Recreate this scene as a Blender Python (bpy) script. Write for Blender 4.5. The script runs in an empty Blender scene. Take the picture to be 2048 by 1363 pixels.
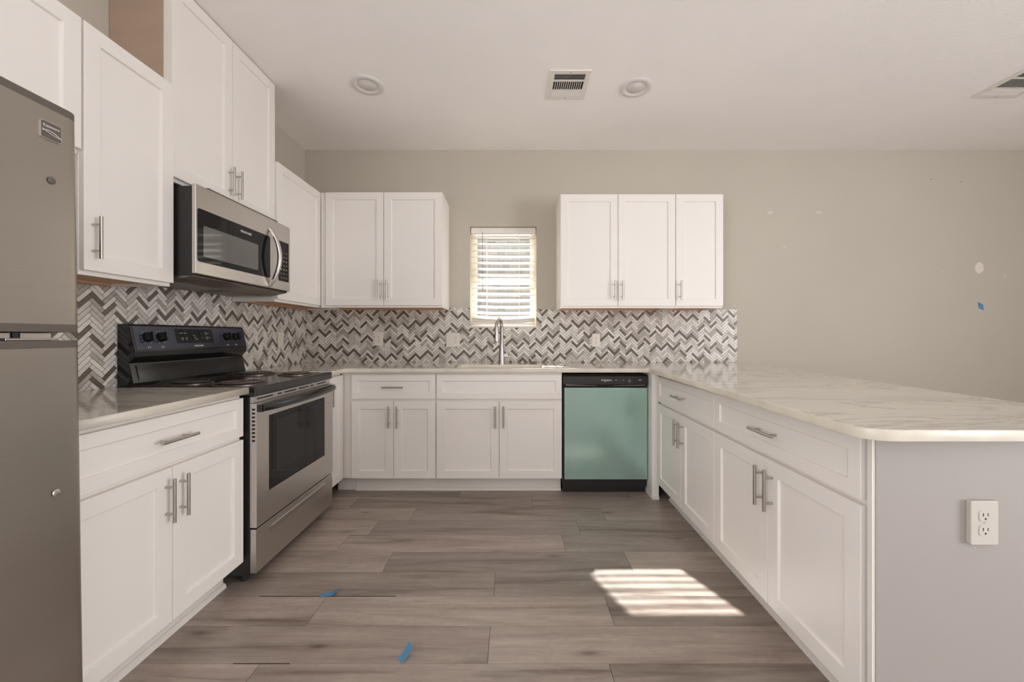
import bpy, bmesh, math, random
from mathutils import Vector, Matrix
random.seed(7)
S = bpy.context.scene
COL = S.collection
PI = math.pi
def R(d): return math.radians(d)

# ------------------------------------------------------------------ camera, sky, sun, added fill lamps, exposure
FPX, CX, CY, EYE = 785.0, 1030.0, 670.0, 1.152          # focal length and principal point for a 2048 x 1363 frame
cam_d = bpy.data.cameras.new('camera'); cam = bpy.data.objects.new('camera', cam_d); COL.objects.link(cam)
cam.location = (0, 0, EYE); cam.rotation_euler = (PI/2, 0, 0)
cam_d.sensor_width = 36; cam_d.lens = FPX/2048*36; cam_d.sensor_fit = 'HORIZONTAL'
cam_d.shift_x = (1024-CX)/2048; cam_d.shift_y = (CY-681.5)/2048
cam_d.clip_start = 0.05; cam_d.clip_end = 200
S.camera = cam
W = bpy.data.worlds.new('world'); S.world = W; W.use_nodes = True
W.node_tree.nodes['Background'].inputs[0].default_value = (0.88, 0.93, 1.0, 1)
W.node_tree.nodes['Background'].inputs[1].default_value = 1.3
sun_d = bpy.data.lights.new('sun', 'SUN'); sun = bpy.data.objects.new('sun', sun_d); COL.objects.link(sun)
sun_d.energy = 27; sun_d.angle = R(0.65); sun_d.color = (1.0, 0.95, 0.90)
sun.rotation_euler = Vector((0.40, -0.96, -1.0)).to_track_quat('-Z', 'Y').to_euler()
sun.location = (-2, 7, 6)
def fill_lamp(name, loc, target, sx, sy, power, color=(0.985, 0.985, 1.03)):  # area lamp added to brighten the room
    l = bpy.data.lights.new(name, 'AREA'); l.shape = 'RECTANGLE'; l.size = sx; l.size_y = sy; l.energy = power; l.color = color
    o = bpy.data.objects.new(name, l); COL.objects.link(o); o.location = loc
    o.rotation_euler = (Vector(target)-Vector(loc)).to_track_quat('-Z', 'Z').to_euler()
    return o
fill_lamp('fill_left', (-1.86, -1.9, 1.35), (-0.2, -1.5, 2.78), 1.7, 1.85, 96)  # added fill lamp in the assumed left window, tilted at the ceiling
fill_lamp('fill_right', (5.07, -1.3, 1.35), (2.5, -1.0, 2.78), 2.1, 1.85, 142)  # added fill lamp in the assumed right window, tilted at the ceiling
fill_lamp('ground_bounce_fill', (-0.1, 3.98, 0.88), (-0.1, 3.35, 1.95), 1.3, 0.55, 70)      # added lamp outside the sink window, standing in for light off sunlit paving
S.view_settings.view_transform = 'Standard'; S.view_settings.look = 'None'
S.view_settings.exposure = 0.16; S.view_settings.gamma = 1.0; S.view_settings.use_curve_mapping = False
S.cycles.diffuse_bounces = 8; S.cycles.max_bounces = 12

# ------------------------------------------------------------------ materials
def nodes(name):
    m = bpy.data.materials.new(name); m.use_nodes = True
    return m, m.node_tree.nodes, m.node_tree.links, m.node_tree.nodes['Principled BSDF']
def coords(N, L, scale=(1, 1, 1), offset_from=None):
    tc = N.new('ShaderNodeTexCoord'); mp = N.new('ShaderNodeMapping'); mp.inputs['Scale'].default_value = scale
    if offset_from is None: L.new(tc.outputs['Object'], mp.inputs['Vector'])
    else:
        ad = N.new('ShaderNodeVectorMath'); ad.operation = 'ADD'
        L.new(tc.outputs['Object'], ad.inputs[0]); L.new(offset_from, ad.inputs[1]); L.new(ad.outputs[0], mp.inputs['Vector'])
    return mp.outputs[0]
def noise(N, L, vec, scale, detail=4, rough=0.5, dist=0):
    n = N.new('ShaderNodeTexNoise'); n.inputs['Scale'].default_value = scale; n.inputs['Detail'].default_value = detail
    n.inputs['Roughness'].default_value = rough; n.inputs['Distortion'].default_value = dist
    L.new(vec, n.inputs['Vector']); return n.outputs['Fac']
def ramp(N, L, fac, stops):
    r = N.new('ShaderNodeValToRGB'); e = r.color_ramp.elements
    while len(e) < len(stops): e.new(0.5)
    for q, (p, c) in zip(e, stops): q.position = p; q.color = (*c, 1) if len(c) == 3 else c
    L.new(fac, r.inputs[0]); return r.outputs[0]
def mixc(N, L, kind, fac, a, b):
    m = N.new('ShaderNodeMix'); m.data_type = 'RGBA'; m.blend_type = kind
    for i, v in ((0, fac), (6, a), (7, b)):
        if isinstance(v, bpy.types.NodeSocket): L.new(v, m.inputs[i])
        else: m.inputs[i].default_value = v if i == 0 else (*v, 1)
    return m.outputs[2]
def bump(N, L, P, h, strength, dist=0.001):
    b = N.new('ShaderNodeBump'); b.inputs['Strength'].default_value = strength; b.inputs['Distance'].default_value = dist
    L.new(h, b.inputs['Height']); L.new(b.outputs[0], P.inputs['Normal'])
def pbr(name, col, rough=0.5, metal=0.0, var=0.06, vscale=(3, 3, 3), bmp=0.0, bscale=(200, 200, 200), bdist=0.0005, coat=0.0, spec=0.5):
    m, N, L, P = nodes(name)
    f = noise(N, L, coords(N, L, vscale), 1.0, 4)
    a = tuple(max(0, c*(1-var)) for c in col); b = tuple(min(1, c*(1+var)) for c in col)
    L.new(ramp(N, L, f, [(0.3, a), (0.7, b)]), P.inputs['Base Color'])
    P.inputs['Roughness'].default_value = rough; P.inputs['Metallic'].default_value = metal
    P.inputs['Coat Weight'].default_value = coat; P.inputs['Specular IOR Level'].default_value = spec
    if bmp: bump(N, L, P, noise(N, L, coords(N, L, bscale), 1.0, 3), bmp, bdist)
    return m
M = {}
M['paint'] = pbr('cabinet_paint', (0.85, 0.815, 0.775), 0.38, var=0.012)
M['panel_paint_shaded'] = pbr('end_panel_paint_shaded', (0.345, 0.32, 0.298), 0.5, var=0.015)  # greyer panel paint, darkened further to imitate the weak light on it
M['trim'] = pbr('trim_paint', (0.78, 0.745, 0.70), 0.45, var=0.02)
M['wall'] = pbr('wall_greige', (0.515, 0.475, 0.405), 0.85, var=0.02, vscale=(1.5, 1.5, 1.5), bmp=0.35, bscale=(140, 140, 140), bdist=0.0012)
M['ceiling'] = pbr('ceiling_white', (0.93, 0.905, 0.885), 0.9, var=0.012, bmp=0.6, bscale=(70, 70, 70), bdist=0.002)
M['rawside'] = pbr('raw_board', (0.46, 0.345, 0.265), 0.7, var=0.08, vscale=(2, 2, 6))
M['rawwood'] = pbr('raw_wood', (0.60, 0.35, 0.225), 0.7, var=0.2, vscale=(8, 30, 30))
M['steel'] = None
def steel(name, col, rough, sc, strength=0.25, metal=1.0, smudge=0.12):
    m, N, L, P = nodes(name)
    f = noise(N, L, coords(N, L, sc), 1.0, 3)
    g = noise(N, L, coords(N, L, (3, 3, 7)), 1.0, 5, 0.6, 1.2)
    L.new(ramp(N, L, f, [(0.3, tuple(c*0.93 for c in col)), (0.7, col)]), P.inputs['Base Color'])
    mr = N.new('ShaderNodeMapRange'); L.new(g, mr.inputs[0]); mr.inputs[3].default_value = rough-smudge/2; mr.inputs[4].default_value = rough+smudge
    L.new(mr.outputs[0], P.inputs['Roughness']); P.inputs['Metallic'].default_value = metal
    bump(N, L, P, f, strength, 0.0002)
    return m
M['steel'] = steel('brushed_steel', (0.60, 0.575, 0.545), 0.30, (2, 2, 500))
M['fridge'] = steel('fridge_steel', (0.46, 0.425, 0.385), 0.36, (3, 3, 420), 0.15)
M['nickel'] = pbr('brushed_nickel', (0.50, 0.475, 0.445), 0.3, 1.0, var=0.03)
M['chrome'] = pbr('chrome', (0.66, 0.63, 0.60), 0.16, 1.0, var=0.02)
M['black'] = pbr('black_enamel', (0.012, 0.0115, 0.011), 0.12, var=0.1, spec=0.6)
M['blackmat'] = pbr('black_plastic', (0.014, 0.013, 0.012), 0.42, var=0.1)
M['glassblack'] = pbr('dark_glass', (0.010, 0.0095, 0.009), 0.05, var=0.05, spec=0.22)
M['inner'] = pbr('oven_window_screen', (0.02, 0.018, 0.016), 0.08, var=0.1, spec=0.22)
M['mwinner'] = pbr('microwave_window_mesh', (0.10, 0.095, 0.087), 0.06, var=0.1, spec=0.9)
M['ctrl'] = pbr('control_panel_gloss', (0.060, 0.067, 0.092), 0.2, 0.5, var=0.05, bmp=0.1, bscale=(3, 3, 300))
M['coil'] = pbr('coil_metal', (0.20, 0.165, 0.145), 0.4, 0.7, var=0.2)
M['greycap'] = pbr('grey_plastic', (0.115, 0.10, 0.088), 0.5, var=0.04)
M['darkrub'] = pbr('dark_rubber', (0.02, 0.018, 0.016), 0.7)
M['ink'] = pbr('white_print', (0.75, 0.73, 0.70), 0.5, var=0.01)
M['inkdim'] = pbr('grey_print', (0.36, 0.35, 0.335), 0.5, var=0.01)
M['plate'] = pbr('outlet_plastic', (0.76, 0.715, 0.63), 0.35, var=0.01)
M['plate_shade'] = pbr('outlet_plastic_shaded', (0.52, 0.485, 0.435), 0.35, var=0.01)  # outlet plastic with the end panel's shade put into its colour
M['slot'] = pbr('outlet_slot', (0.02, 0.017, 0.014), 0.6)
M['vinyl'] = pbr('window_vinyl', (0.80, 0.73, 0.58), 0.45, var=0.02)
M['slat'] = pbr('blind_slat', (0.84, 0.80, 0.74), 0.4, var=0.02)
M['wand'] = pbr('tilt_wand', (0.16, 0.14, 0.12), 0.3, var=0.02)
M['lens'] = pbr('frosted_lens', (0.74, 0.71, 0.69), 0.35, var=0.01)
M['sink'] = pbr('sink_steel', (0.62, 0.59, 0.54), 0.3, 1.0, var=0.05)
M['patch'] = pbr('spackle', (0.74, 0.69, 0.61), 0.9, var=0.05, vscale=(40, 40, 40))
M['mark'] = pbr('faint_scuff', (0.63, 0.58, 0.50), 0.9, var=0.05)
M['tape'] = pbr('blue_tape', (0.085, 0.24, 0.42), 0.6, var=0.12, vscale=(30, 30, 30))
M['void'] = pbr('dark_void', (0.012, 0.010, 0.008), 0.9)
M['dirty'] = pbr('greasy_metal', (0.20, 0.165, 0.13), 0.4, 0.6, var=0.5, vscale=(6, 12, 6))
def glass():
    m, N, L, P = nodes('window_glass'); t = N.new('ShaderNodeBsdfTransparent'); g = N.new('ShaderNodeBsdfGlossy'); g.inputs['Roughness'].default_value = 0.02
    t.inputs[0].default_value = (0.93, 0.95, 0.96, 1)
    mx = N.new('ShaderNodeMixShader'); mx.inputs[0].default_value = 0.06; L.new(t.outputs[0], mx.inputs[1]); L.new(g.outputs[0], mx.inputs[2])
    L.new(mx.outputs[0], N['Material Output'].inputs[0]); return m
M['glass'] = glass()
def marble(name, base, warm):
    m, N, L, P = nodes(name)
    v = coords(N, L, (0.9, 2.6, 2.0))
    cloud = ramp(N, L, noise(N, L, v, 2.2, 6, 0.6, 0.6), [(0.32, tuple(c*0.86 for c in base)), (0.5, base), (0.72, warm)])
    v1 = ramp(N, L, noise(N, L, coords(N, L, (0.55, 2.0, 1.2)), 1.7, 8, 0.62, 0.9), [(0.478, (0, 0, 0)), (0.497, (1, 1, 1)), (0.503, (1, 1, 1)), (0.52, (0, 0, 0))])
    v2 = ramp(N, L, noise(N, L, coords(N, L, (1.4, 9.0, 3)), 1.6, 6, 0.55, 0.4), [(0.62, (0, 0, 0)), (0.72, (1, 1, 1))])
    c = mixc(N, L, 'MIX', v1, cloud, tuple(x*0.70 for x in base))
    mm = N.new('ShaderNodeMath'); mm.operation = 'MULTIPLY'; mm.inputs[1].default_value = 0.45; L.new(v2, mm.inputs[0])
    c = mixc(N, L, 'MIX', mm.outputs[0], c, tuple(x*0.60 for x in base))
    L.new(c, P.inputs['Base Color']); P.inputs['Roughness'].default_value = 0.085; P.inputs['Specular IOR Level'].default_value = 0.6
    return m
M['marble'] = marble('marble_counter', (0.66, 0.63, 0.56), (0.72, 0.665, 0.56))
M['marble_edge'] = pbr('marble_edge', (0.66, 0.615, 0.52), 0.35, var=0.14, vscale=(5, 5, 9))
def tilemat():
    m, N, L, P = nodes('marble_mosaic_tile')
    at = N.new('ShaderNodeAttribute'); at.attribute_name = 'tone'
    f = noise(N, L, coords(N, L, (25, 25, 60)), 1.0, 4, 0.6, 0.5)
    c = mixc(N, L, 'MULTIPLY', 1.0, at.outputs['Color'], ramp(N, L, f, [(0.25, (0.82, 0.82, 0.82)), (0.75, (1.1, 1.1, 1.1))]))
    L.new(c, P.inputs['Base Color']); P.inputs['Roughness'].default_value = 0.33
    return m
M['tile'] = tilemat()
M['grout'] = pbr('dark_grout', (0.10, 0.08, 0.06), 0.9)
def plank():
    m, N, L, P = nodes('vinyl_plank_floor')
    at = N.new('ShaderNodeAttribute'); at.attribute_name = 'tone'
    sp = N.new('ShaderNodeSeparateColor'); L.new(at.outputs['Color'], sp.inputs[0])
    cb = N.new('ShaderNodeCombineXYZ')
    for i, k in ((1, 0), (2, 1)):
        mu = N.new('ShaderNodeMath'); mu.operation = 'MULTIPLY'; mu.inputs[1].default_value = 37.0
        L.new(sp.outputs[i], mu.inputs[0]); L.new(mu.outputs[0], cb.inputs[k])
    L.new(mu.outputs[0], cb.inputs[2])
    off = cb.outputs[0]
    grain = noise(N, L, coords(N, L, (2.2, 26, 1), off), 1.6, 8, 0.62, 0.4)
    band = noise(N, L, coords(N, L, (0.75, 9, 1), off), 1.3, 4, 0.5, 1.0)
    mott = noise(N, L, coords(N, L, (5, 11, 1), off), 2.0, 6, 0.65, 1.5)
    c = ramp(N, L, band, [(0.28, (0.150, 0.112, 0.090)), (0.44, (0.30, 0.246, 0.21)), (0.72, (0.39, 0.33, 0.287))])
    c = mixc(N, L, 'MULTIPLY', 1.0, c, ramp(N, L, grain, [(0.25, (0.80, 0.79, 0.78)), (0.75, (1.16, 1.15, 1.14))]))
    c = mixc(N, L, 'MULTIPLY', 1.0, c, ramp(N, L, mott, [(0.3, (0.90, 0.90, 0.90)), (0.7, (1.09, 1.09, 1.09))]))
    vo = N.new('ShaderNodeTexVoronoi'); vo.inputs['Scale'].default_value = 1.0; L.new(coords(N, L, (2.3, 7.5, 1), off), vo.inputs['Vector'])
    k = ramp(N, L, vo.outputs['Distance'], [(0.02, (0.38, 0.34, 0.32)), (0.10, (0.86, 0.85, 0.84)), (0.17, (1, 1, 1))])
    c = mixc(N, L, 'MULTIPLY', 1.0, c, k)
    tr = N.new('ShaderNodeMapRange'); L.new(sp.outputs[0], tr.inputs[0]); tr.inputs[3].default_value = 0.82; tr.inputs[4].default_value = 1.20
    vm = N.new('ShaderNodeVectorMath'); vm.operation = 'SCALE'; L.new(c, vm.inputs[0]); L.new(tr.outputs[0], vm.inputs['Scale'])
    L.new(vm.outputs[0], P.inputs['Base Color']); P.inputs['Roughness'].default_value = 0.36; P.inputs['Specular IOR Level'].default_value = 0.8
    bump(N, L, P, grain, 0.12, 0.0006)
    return m
M['plank'] = plank()
def film():
    m, N, L, P = nodes('teal_protective_film')
    f = noise(N, L, coords(N, L, (2.2, 2.2, 1.2)), 1.0, 3)
    g = noise(N, L, coords(N, L, (38, 38, 9)), 1.0, 6, 0.7, 1.5)
    c = ramp(N, L, f, [(0.3, (0.36, 0.55, 0.475)), (0.7, (0.45, 0.64, 0.62))])
    c = mixc(N, L, 'MULTIPLY', 1.0, c, ramp(N, L, g, [(0.26, (0.72, 0.74, 0.74)), (0.34, (1, 1, 1))]))
    L.new(c, P.inputs['Base Color']); P.inputs['Roughness'].default_value = 0.19; P.inputs['Metallic'].default_value = 0.6
    bump(N, L, P, noise(N, L, coords(N, L, (6, 6, 1.2)), 1.0, 2), 0.22, 0.004)
    return m
M['film'] = film()
def brick():
    m, N, L, P = nodes('neighbour_brick')
    b = N.new('ShaderNodeTexBrick'); tc = N.new('ShaderNodeTexCoord'); mp = N.new('ShaderNodeMapping'); mp.inputs['Rotation'].default_value = (PI/2, 0, 0)
    L.new(tc.outputs['Object'], mp.inputs[0]); L.new(mp.outputs[0], b.inputs[0]); b.inputs['Scale'].default_value = 3.2
    b.inputs['Color1'].default_value = (0.25, 0.225, 0.205, 1); b.inputs['Color2'].default_value = (0.15, 0.135, 0.125, 1); b.inputs['Mortar'].default_value = (0.30, 0.29, 0.27, 1)
    L.new(b.outputs[0], P.inputs['Base Color']); P.inputs['Roughness'].default_value = 0.9; return m
M['brick'] = brick()
M['ground'] = pbr('outside_ground', (0.40, 0.36, 0.30), 0.9, var=0.2)

# ------------------------------------------------------------------ mesh helpers
class MB:
    def __init__(s): s.v = []; s.f = []; s.m = []
    def quad(s, pts, m=0):
        i = len(s.v); s.v += [tuple(p) for p in pts]; s.f.append(tuple(range(i, i+len(pts)))); s.m.append(m); return s
    def box(s, x0, x1, y0, y1, z0, z1, m=0):
        i = len(s.v)
        s.v += [(x, y, z) for z in (z0, z1) for (x, y) in ((x0, y0), (x1, y0), (x1, y1), (x0, y1))]
        for q in ((0, 3, 2, 1), (4, 5, 6, 7), (0, 1, 5, 4), (1, 2, 6, 5), (2, 3, 7, 6), (3, 0, 4, 7)):
            s.f.append(tuple(i+k for k in q)); s.m.append(m)
        return s
    def prism(s, pts, lo, hi, axis='z', m=0):
        # pts 2D: axis z -> (x,y); x -> (y,z); y -> (x,z)
        def P(a, b, t): return (a, b, t) if axis == 'z' else (t, a, b) if axis == 'x' else (a, t, b)
        i = len(s.v); n = len(pts)
        s.v += [P(a, b, lo) for a, b in pts] + [P(a, b, hi) for a, b in pts]
        s.f.append(tuple(range(i, i+n))[::-1]); s.f.append(tuple(range(i+n, i+2*n))); s.m += [m, m]
        for k in range(n):
            j = (k+1) % n; s.f.append((i+k, i+j, i+n+j, i+n+k)); s.m.append(m)
        return s
    def tube(s, pts, r, seg=12, m=0, cap=True, flat=1.0):
        pts = [Vector(p) for p in pts]; rs = r if isinstance(r, (list, tuple)) else [r]*len(pts)
        rings = []; up = None
        for k, p in enumerate(pts):
            t = (pts[min(k+1, len(pts)-1)]-pts[max(k-1, 0)]).normalized()
            if up is None:
                up = Vector((0, 0, 1)) if abs(t.z) < 0.9 else Vector((1, 0, 0))
            a = t.cross(up)
            if a.length < 1e-5: a = t.cross(Vector((0, 1, 0)))
            a.normalize(); b = a.cross(t).normalized(); up = b
            i = len(s.v)
            s.v += [tuple(p + a*math.cos(2*PI*q/seg)*rs[k] + b*math.sin(2*PI*q/seg)*rs[k]*flat) for q in range(seg)]
            rings.append(i)
        for a, b in zip(rings, rings[1:]):
            for q in range(seg):
                w = (q+1) % seg; s.f.append((a+q, a+w, b+w, b+q)); s.m.append(m)
        if cap:
            s.f.append(tuple(rings[0]+q for q in range(seg))[::-1]); s.f.append(tuple(rings[-1]+q for q in range(seg))); s.m += [m, m]
        return s
    def lathe(s, prof, c, seg=32, axis='z', m=0, sy=1.0):
        # prof: (radius, height) list around axis through c
        rings = []
        for r, h in prof:
            i = len(s.v)
            for q in range(seg):
                a = 2*PI*q/seg; u, w = r*math.cos(a), r*math.sin(a)*sy
                if axis == 'z': s.v.append((c[0]+u, c[1]+w, c[2]+h))
                elif axis == 'y': s.v.append((c[0]+u, c[1]+h, c[2]+w))
                else: s.v.append((c[0]+h, c[1]+u, c[2]+w))
            rings.append(i)
        for a, b in zip(rings, rings[1:]):
            for q in range(seg):
                w = (q+1) % seg; s.f.append((a+q, a+w, b+w, b+q)); s.m.append(m)
        for rr, (r, h) in ((rings[0], prof[0]), (rings[-1], prof[-1])):
            if r > 1e-5: s.f.append(tuple(rr+q for q in range(seg))); s.m.append(m)
        return s
    def build(s, name, mats, parent=None, bevel=0, smooth=None, seg=2, fix=True):
        if not isinstance(mats, (list, tuple)): mats = [mats]
        me = bpy.data.meshes.new(name); me.from_pydata(s.v, [], s.f)
        for k in mats: me.materials.append(M[k] if isinstance(k, str) else k)
        me.polygons.foreach_set('material_index', s.m)
        if fix:
            bm = bmesh.new(); bm.from_mesh(me); bmesh.ops.recalc_face_normals(bm, faces=bm.faces); bm.to_mesh(me); bm.free()
        if smooth is not None:
            me.polygons.foreach_set('use_smooth', [True]*len(me.polygons)); me.set_sharp_from_angle(angle=R(smooth))
        me.update()
        o = bpy.data.objects.new(name, me); COL.objects.link(o)
        if parent: o.parent = parent
        if bevel:
            b = o.modifiers.new('edge', 'BEVEL'); b.width = bevel; b.segments = seg; b.limit_method = 'ANGLE'; b.angle_limit = R(40); b.harden_normals = False
        return o
def rrect(x0, x1, y0, y1, r, n=5):
    p = []
    for cx, cy, a0 in ((x1-r, y1-r, 0), (x0+r, y1-r, 90), (x0+r, y0+r, 180), (x1-r, y0+r, 270)):
        for k in range(n+1):
            a = R(a0+90*k/n); p.append((cx+r*math.cos(a), cy+r*math.sin(a)))
    return p
def thing(name, label, cat, loc=(0, 0, 0), rz=0.0, group=None):
    o = bpy.data.objects.new(name, None); COL.objects.link(o); o.empty_display_size = 0.1
    o.location = loc; o.rotation_euler = (0, 0, rz); return tag(o, label, cat, group)
def tag(o, label, cat, group=None):
    o['label'] = label; o['category'] = cat
    if group: o['group'] = group
    return o
def struct(o): o['kind'] = 'structure'; return o
def curve_mesh(name, loops, z0, z1, mats, parent=None, bevel=0.003):
    cu = bpy.data.curves.new(name, 'CURVE'); cu.dimensions = '2D'; cu.fill_mode = 'BOTH'; cu.extrude = (z1-z0)/2-bevel; cu.bevel_depth = bevel; cu.bevel_resolution = 2
    cu.offset = -bevel
    for lp in loops:
        sp = cu.splines.new('POLY'); sp.points.add(len(lp)-1); sp.use_cyclic_u = True
        for q, (x, y) in zip(sp.points, lp): q.co = (x, y, 0, 1)
    t = bpy.data.objects.new('t', cu); COL.objects.link(t); bpy.context.view_layer.update()
    me = bpy.data.meshes.new_from_object(t.evaluated_get(bpy.context.evaluated_depsgraph_get()))
    bpy.data.objects.remove(t); me.name = name
    me.transform(Matrix.Translation((0, 0, (z0+z1)/2))); me.materials.clear()
    for k in mats: me.materials.append(M[k])
    me.update()
    for p in me.polygons: p.material_index = 1 if (len(mats) > 1 and abs(p.normal.z) < 0.5) else 0
    o = bpy.data.objects.new(name, me); COL.objects.link(o)
    if parent: o.parent = parent
    return o
def text(body, x, y, z, size, mat, parent, name='lettering', tilt=0.0, shear=0.0, wide=1.0):
    cu = bpy.data.curves.new(name, 'FONT'); cu.body = body; cu.size = size; cu.align_x = 'CENTER'; cu.align_y = 'CENTER'; cu.extrude = 0.0004; cu.shear = shear
    t = bpy.data.objects.new('t', cu); COL.objects.link(t); bpy.context.view_layer.update()
    me = bpy.data.meshes.new_from_object(t.evaluated_get(bpy.context.evaluated_depsgraph_get())); bpy.data.objects.remove(t)
    me.transform(Matrix.Translation((x, y, z)) @ Matrix.Rotation(PI/2+tilt, 4, 'X') @ Matrix.Diagonal((wide, 1, 1, 1))); me.materials.clear(); me.materials.append(M[mat])
    o = bpy.data.objects.new(name, me); COL.objects.link(o); o.parent = parent; return o
def set_tone(o, cols):
    at = o.data.color_attributes.new('tone', 'FLOAT_COLOR', 'CORNER'); k = 0; buf = []
    for p in o.data.polygons: buf += list(cols[p.index])*p.loop_total
    at.data.foreach_set('color', buf)

# ------------------------------------------------------------------ setting
WY, WX, CZ = 3.454, -1.848, 2.784           # back wall, left wall, ceiling
XR, YF = 5.05, -3.5
WINX0, WINX1, WINZ0, WINZ1 = -0.396, 0.189, 1.231, 2.107
def wall_with_holes(name, x0, x1, z0, z1, holes, y0, y1, axis='y', mat='wall'):
    b = MB(); xs = sorted({x0, x1, *[h[0] for h in holes], *[h[1] for h in holes]}); 
    for a, c in zip(xs, xs[1:]):
        hs = sorted([h for h in holes if h[0] <= a and h[1] >= c], key=lambda h: h[2]); z = z0
        for h in hs:
            if h[2] > z: b.box(a, c, y0, y1, z, h[2]) if axis == 'y' else b.box(y0, y1, a, c, z, h[2])
            z = h[3]
        if z < z1: b.box(a, c, y0, y1, z, z1) if axis == 'y' else b.box(y0, y1, a, c, z, z1)
    return struct(b.build(name, mat))
wb = wall_with_holes('wall_back', WX-0.14, XR+0.14, 0, CZ, [(WINX0, WINX1, WINZ0, WINZ1)], WY, WY+0.14)
wall_with_holes('wall_left', YF-0.14, WY, 0, CZ, [(-2.8, -1.0, 0.4, 2.3)], WX-0.14, WX, 'x')
wall_with_holes('wall_right', YF-0.14, WY, 0, CZ, [(-2.4, -0.2, 0.4, 2.3)], XR, XR+0.14, 'x')
wall_with_holes('wall_front', WX-0.14, XR+0.14, 0, CZ, [(-1.45, 0.85, 0.4, 2.3), (2.0, 3.8, 0.4, 2.3)], YF-0.14, YF)
struct(MB().box(WX-0.14, XR+0.14, YF-0.14, WY+0.14, CZ, CZ+0.12).build('ceiling', 'ceiling'))
struct(MB().box(2.02, XR, WY-0.014, WY, 0, 0.09).build('baseboard_back', 'trim', bevel=0.003))
struct(MB().box(XR-0.014, XR, YF, WY-0.014, 0, 0.09).build('baseboard_right', 'trim', bevel=0.003))
# repair marks on the back wall
def px_wall(px, py): return (px-CX)*WY/FPX, EYE-(py-CY)*WY/FPX
for px, py, w, h, mt in ((1958, 535, 0.085, 0.10, 'patch'), (1884, 541, 0.02, 0.018, 'mark'), (2010, 552, 0.022, 0.03, 'mark'), (1540, 425, 0.055, 0.03, 'mark'), (1637, 425, 0.06, 0.032, 'mark'),
                         (1568, 495, 0.018, 0.022, 'mark')):
    x, z = px_wall(px, py); n = 11
    pts = [(x+math.cos(2*PI*k/n)*w/2*random.uniform(0.8, 1.12), z+math.sin(2*PI*k/n)*h/2*random.uniform(0.82, 1.12)) for k in range(n)]
    MB().prism(pts, WY-0.0012, WY, 'y').build('spackle_patch', mt, wb)
for px, py, w in ((1921, 364, 0.02), (1862, 358, 0.018)):
    x, z = px_wall(px, py); MB().box(x-w/2, x+w/2, WY-0.001, WY, z-0.002, z+0.002).build('scuff_mark', 'greycap', wb)

# floor: planks run across, dark gaps between
ROW = 0.1775; R0 = 1.378
JOINT = {-1: -0.895, 0: -0.097, 1: -0.83, 2: -0.095, 3: 0.578, 4: -0.955, 5: 0.38, 6: -0.656, 7: 0.12, 8: -0.4, 9: 0.3, 10: -0.8}
TONE = {(-1, 0): 0.45, (0, 0): 0.62, (1, 0): 0.80, (3, 0): 0.85, (6, 0): 0.25, (5, 0): 0.3}
b = MB(); cols = []
k0 = int(math.floor((YF-R0)/ROW))
for k in range(k0, 13):
    y0, y1 = R0+k*ROW, min(R0+(k+1)*ROW, WY)
    y0 = max(y0, YF)
    if y0 >= WY: break
    j = JOINT.get(k, random.uniform(-0.6, 0.6)); n = int((j-WX)//1.225)+1; x = j-n*1.225; q = -n
    while x < XR:
        a, c = max(x, WX), min(x+1.225, XR)
        if c-a > 0.01:
            b.box(a+0.0008, c-0.0008, y0+0.0006, y1-0.0006, -0.004, 0.0)
            t = TONE.get((k, q), random.random()); col = (t, random.random(), random.random(), 1.0); cols += [col]*6
        x += 1.225; q += 1
nt = len(cols)
b.box(WX, XR, YF, WY, -0.06, -0.003, 1); cols += [(0, 0, 0, 1)]*6
for (a, c, y, g) in ((-1.13, -0.525, 1.733, 0.0022), (-0.99, -0.79, 1.378, 0.0018)):
    b.box(a, c, y-g, y+g, -0.003, 0.0003, 1); cols += [(0, 0, 0, 1)]*6
fl = b.build('floor', ['plank', 'void'], fix=False); struct(fl); set_tone(fl, cols)

# window over the sink
wn = struct(MB().box(WINX0, WINX1, WY+0.098, WY+0.138, WINZ0, WINZ0+0.045).box(WINX0, WINX1, WY+0.098, WY+0.138, WINZ1-0.045, WINZ1)
     .box(WINX0, WINX0+0.05, WY+0.098, WY+0.138, WINZ0+0.045, WINZ1-0.045).box(WINX1-0.05, WINX1, WY+0.098, WY+0.138, WINZ0+0.045, WINZ1-0.045).build('window_1', 'vinyl', bevel=0.002))
zr = 1.635
MB().box(WINX0+0.05, WINX1-0.05, WY+0.105, WY+0.132, zr-0.025, zr+0.03).build('meeting_rail', 'vinyl', wn, bevel=0.002)
MB().box(WINX0+0.05, WINX1-0.05, WY+0.118, WY+0.122, zr+0.03, WINZ1-0.045).build('pane', 'glass', wn)
MB().box(WINX0+0.05, WINX1-0.05, WY+0.108, WY+0.112, WINZ0+0.045, zr-0.025).build('pane', 'glass', wn)
struct(MB().box(WINX0, WINX1, WY-0.012, WY+0.098, WINZ0-0.012, WINZ0+0.004).build('trim_1', 'trim', bevel=0.003))
# windows behind the camera
for i, (a, c) in enumerate(((-1.45, 0.85), (2.0, 3.8))):
    f = MB(); y0, y1 = YF-0.10, YF-0.05
    for q in (a, (a+c)/2-0.02, c-0.04): f.box(q, q+0.04, y0, y1, 0.4, 2.3)
    f.box(a, c, y0, y1, 0.4, 0.45).box(a, c, y0, y1, 2.25, 2.3).build('window_%d' % (i+2), 'vinyl')
    struct(bpy.data.objects['window_%d' % (i+2)])
f = MB()
for q in (-2.4, -1.32, -0.24): f.box(XR+0.05, XR+0.10, q, q+0.04, 0.4, 2.3)
struct(f.box(XR+0.05, XR+0.10, -2.4, -0.2, 0.4, 0.45).box(XR+0.05, XR+0.10, -2.4, -0.2, 2.25, 2.3).build('window_4', 'vinyl'))  # unseen window, added to go with the right fill lamp

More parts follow.
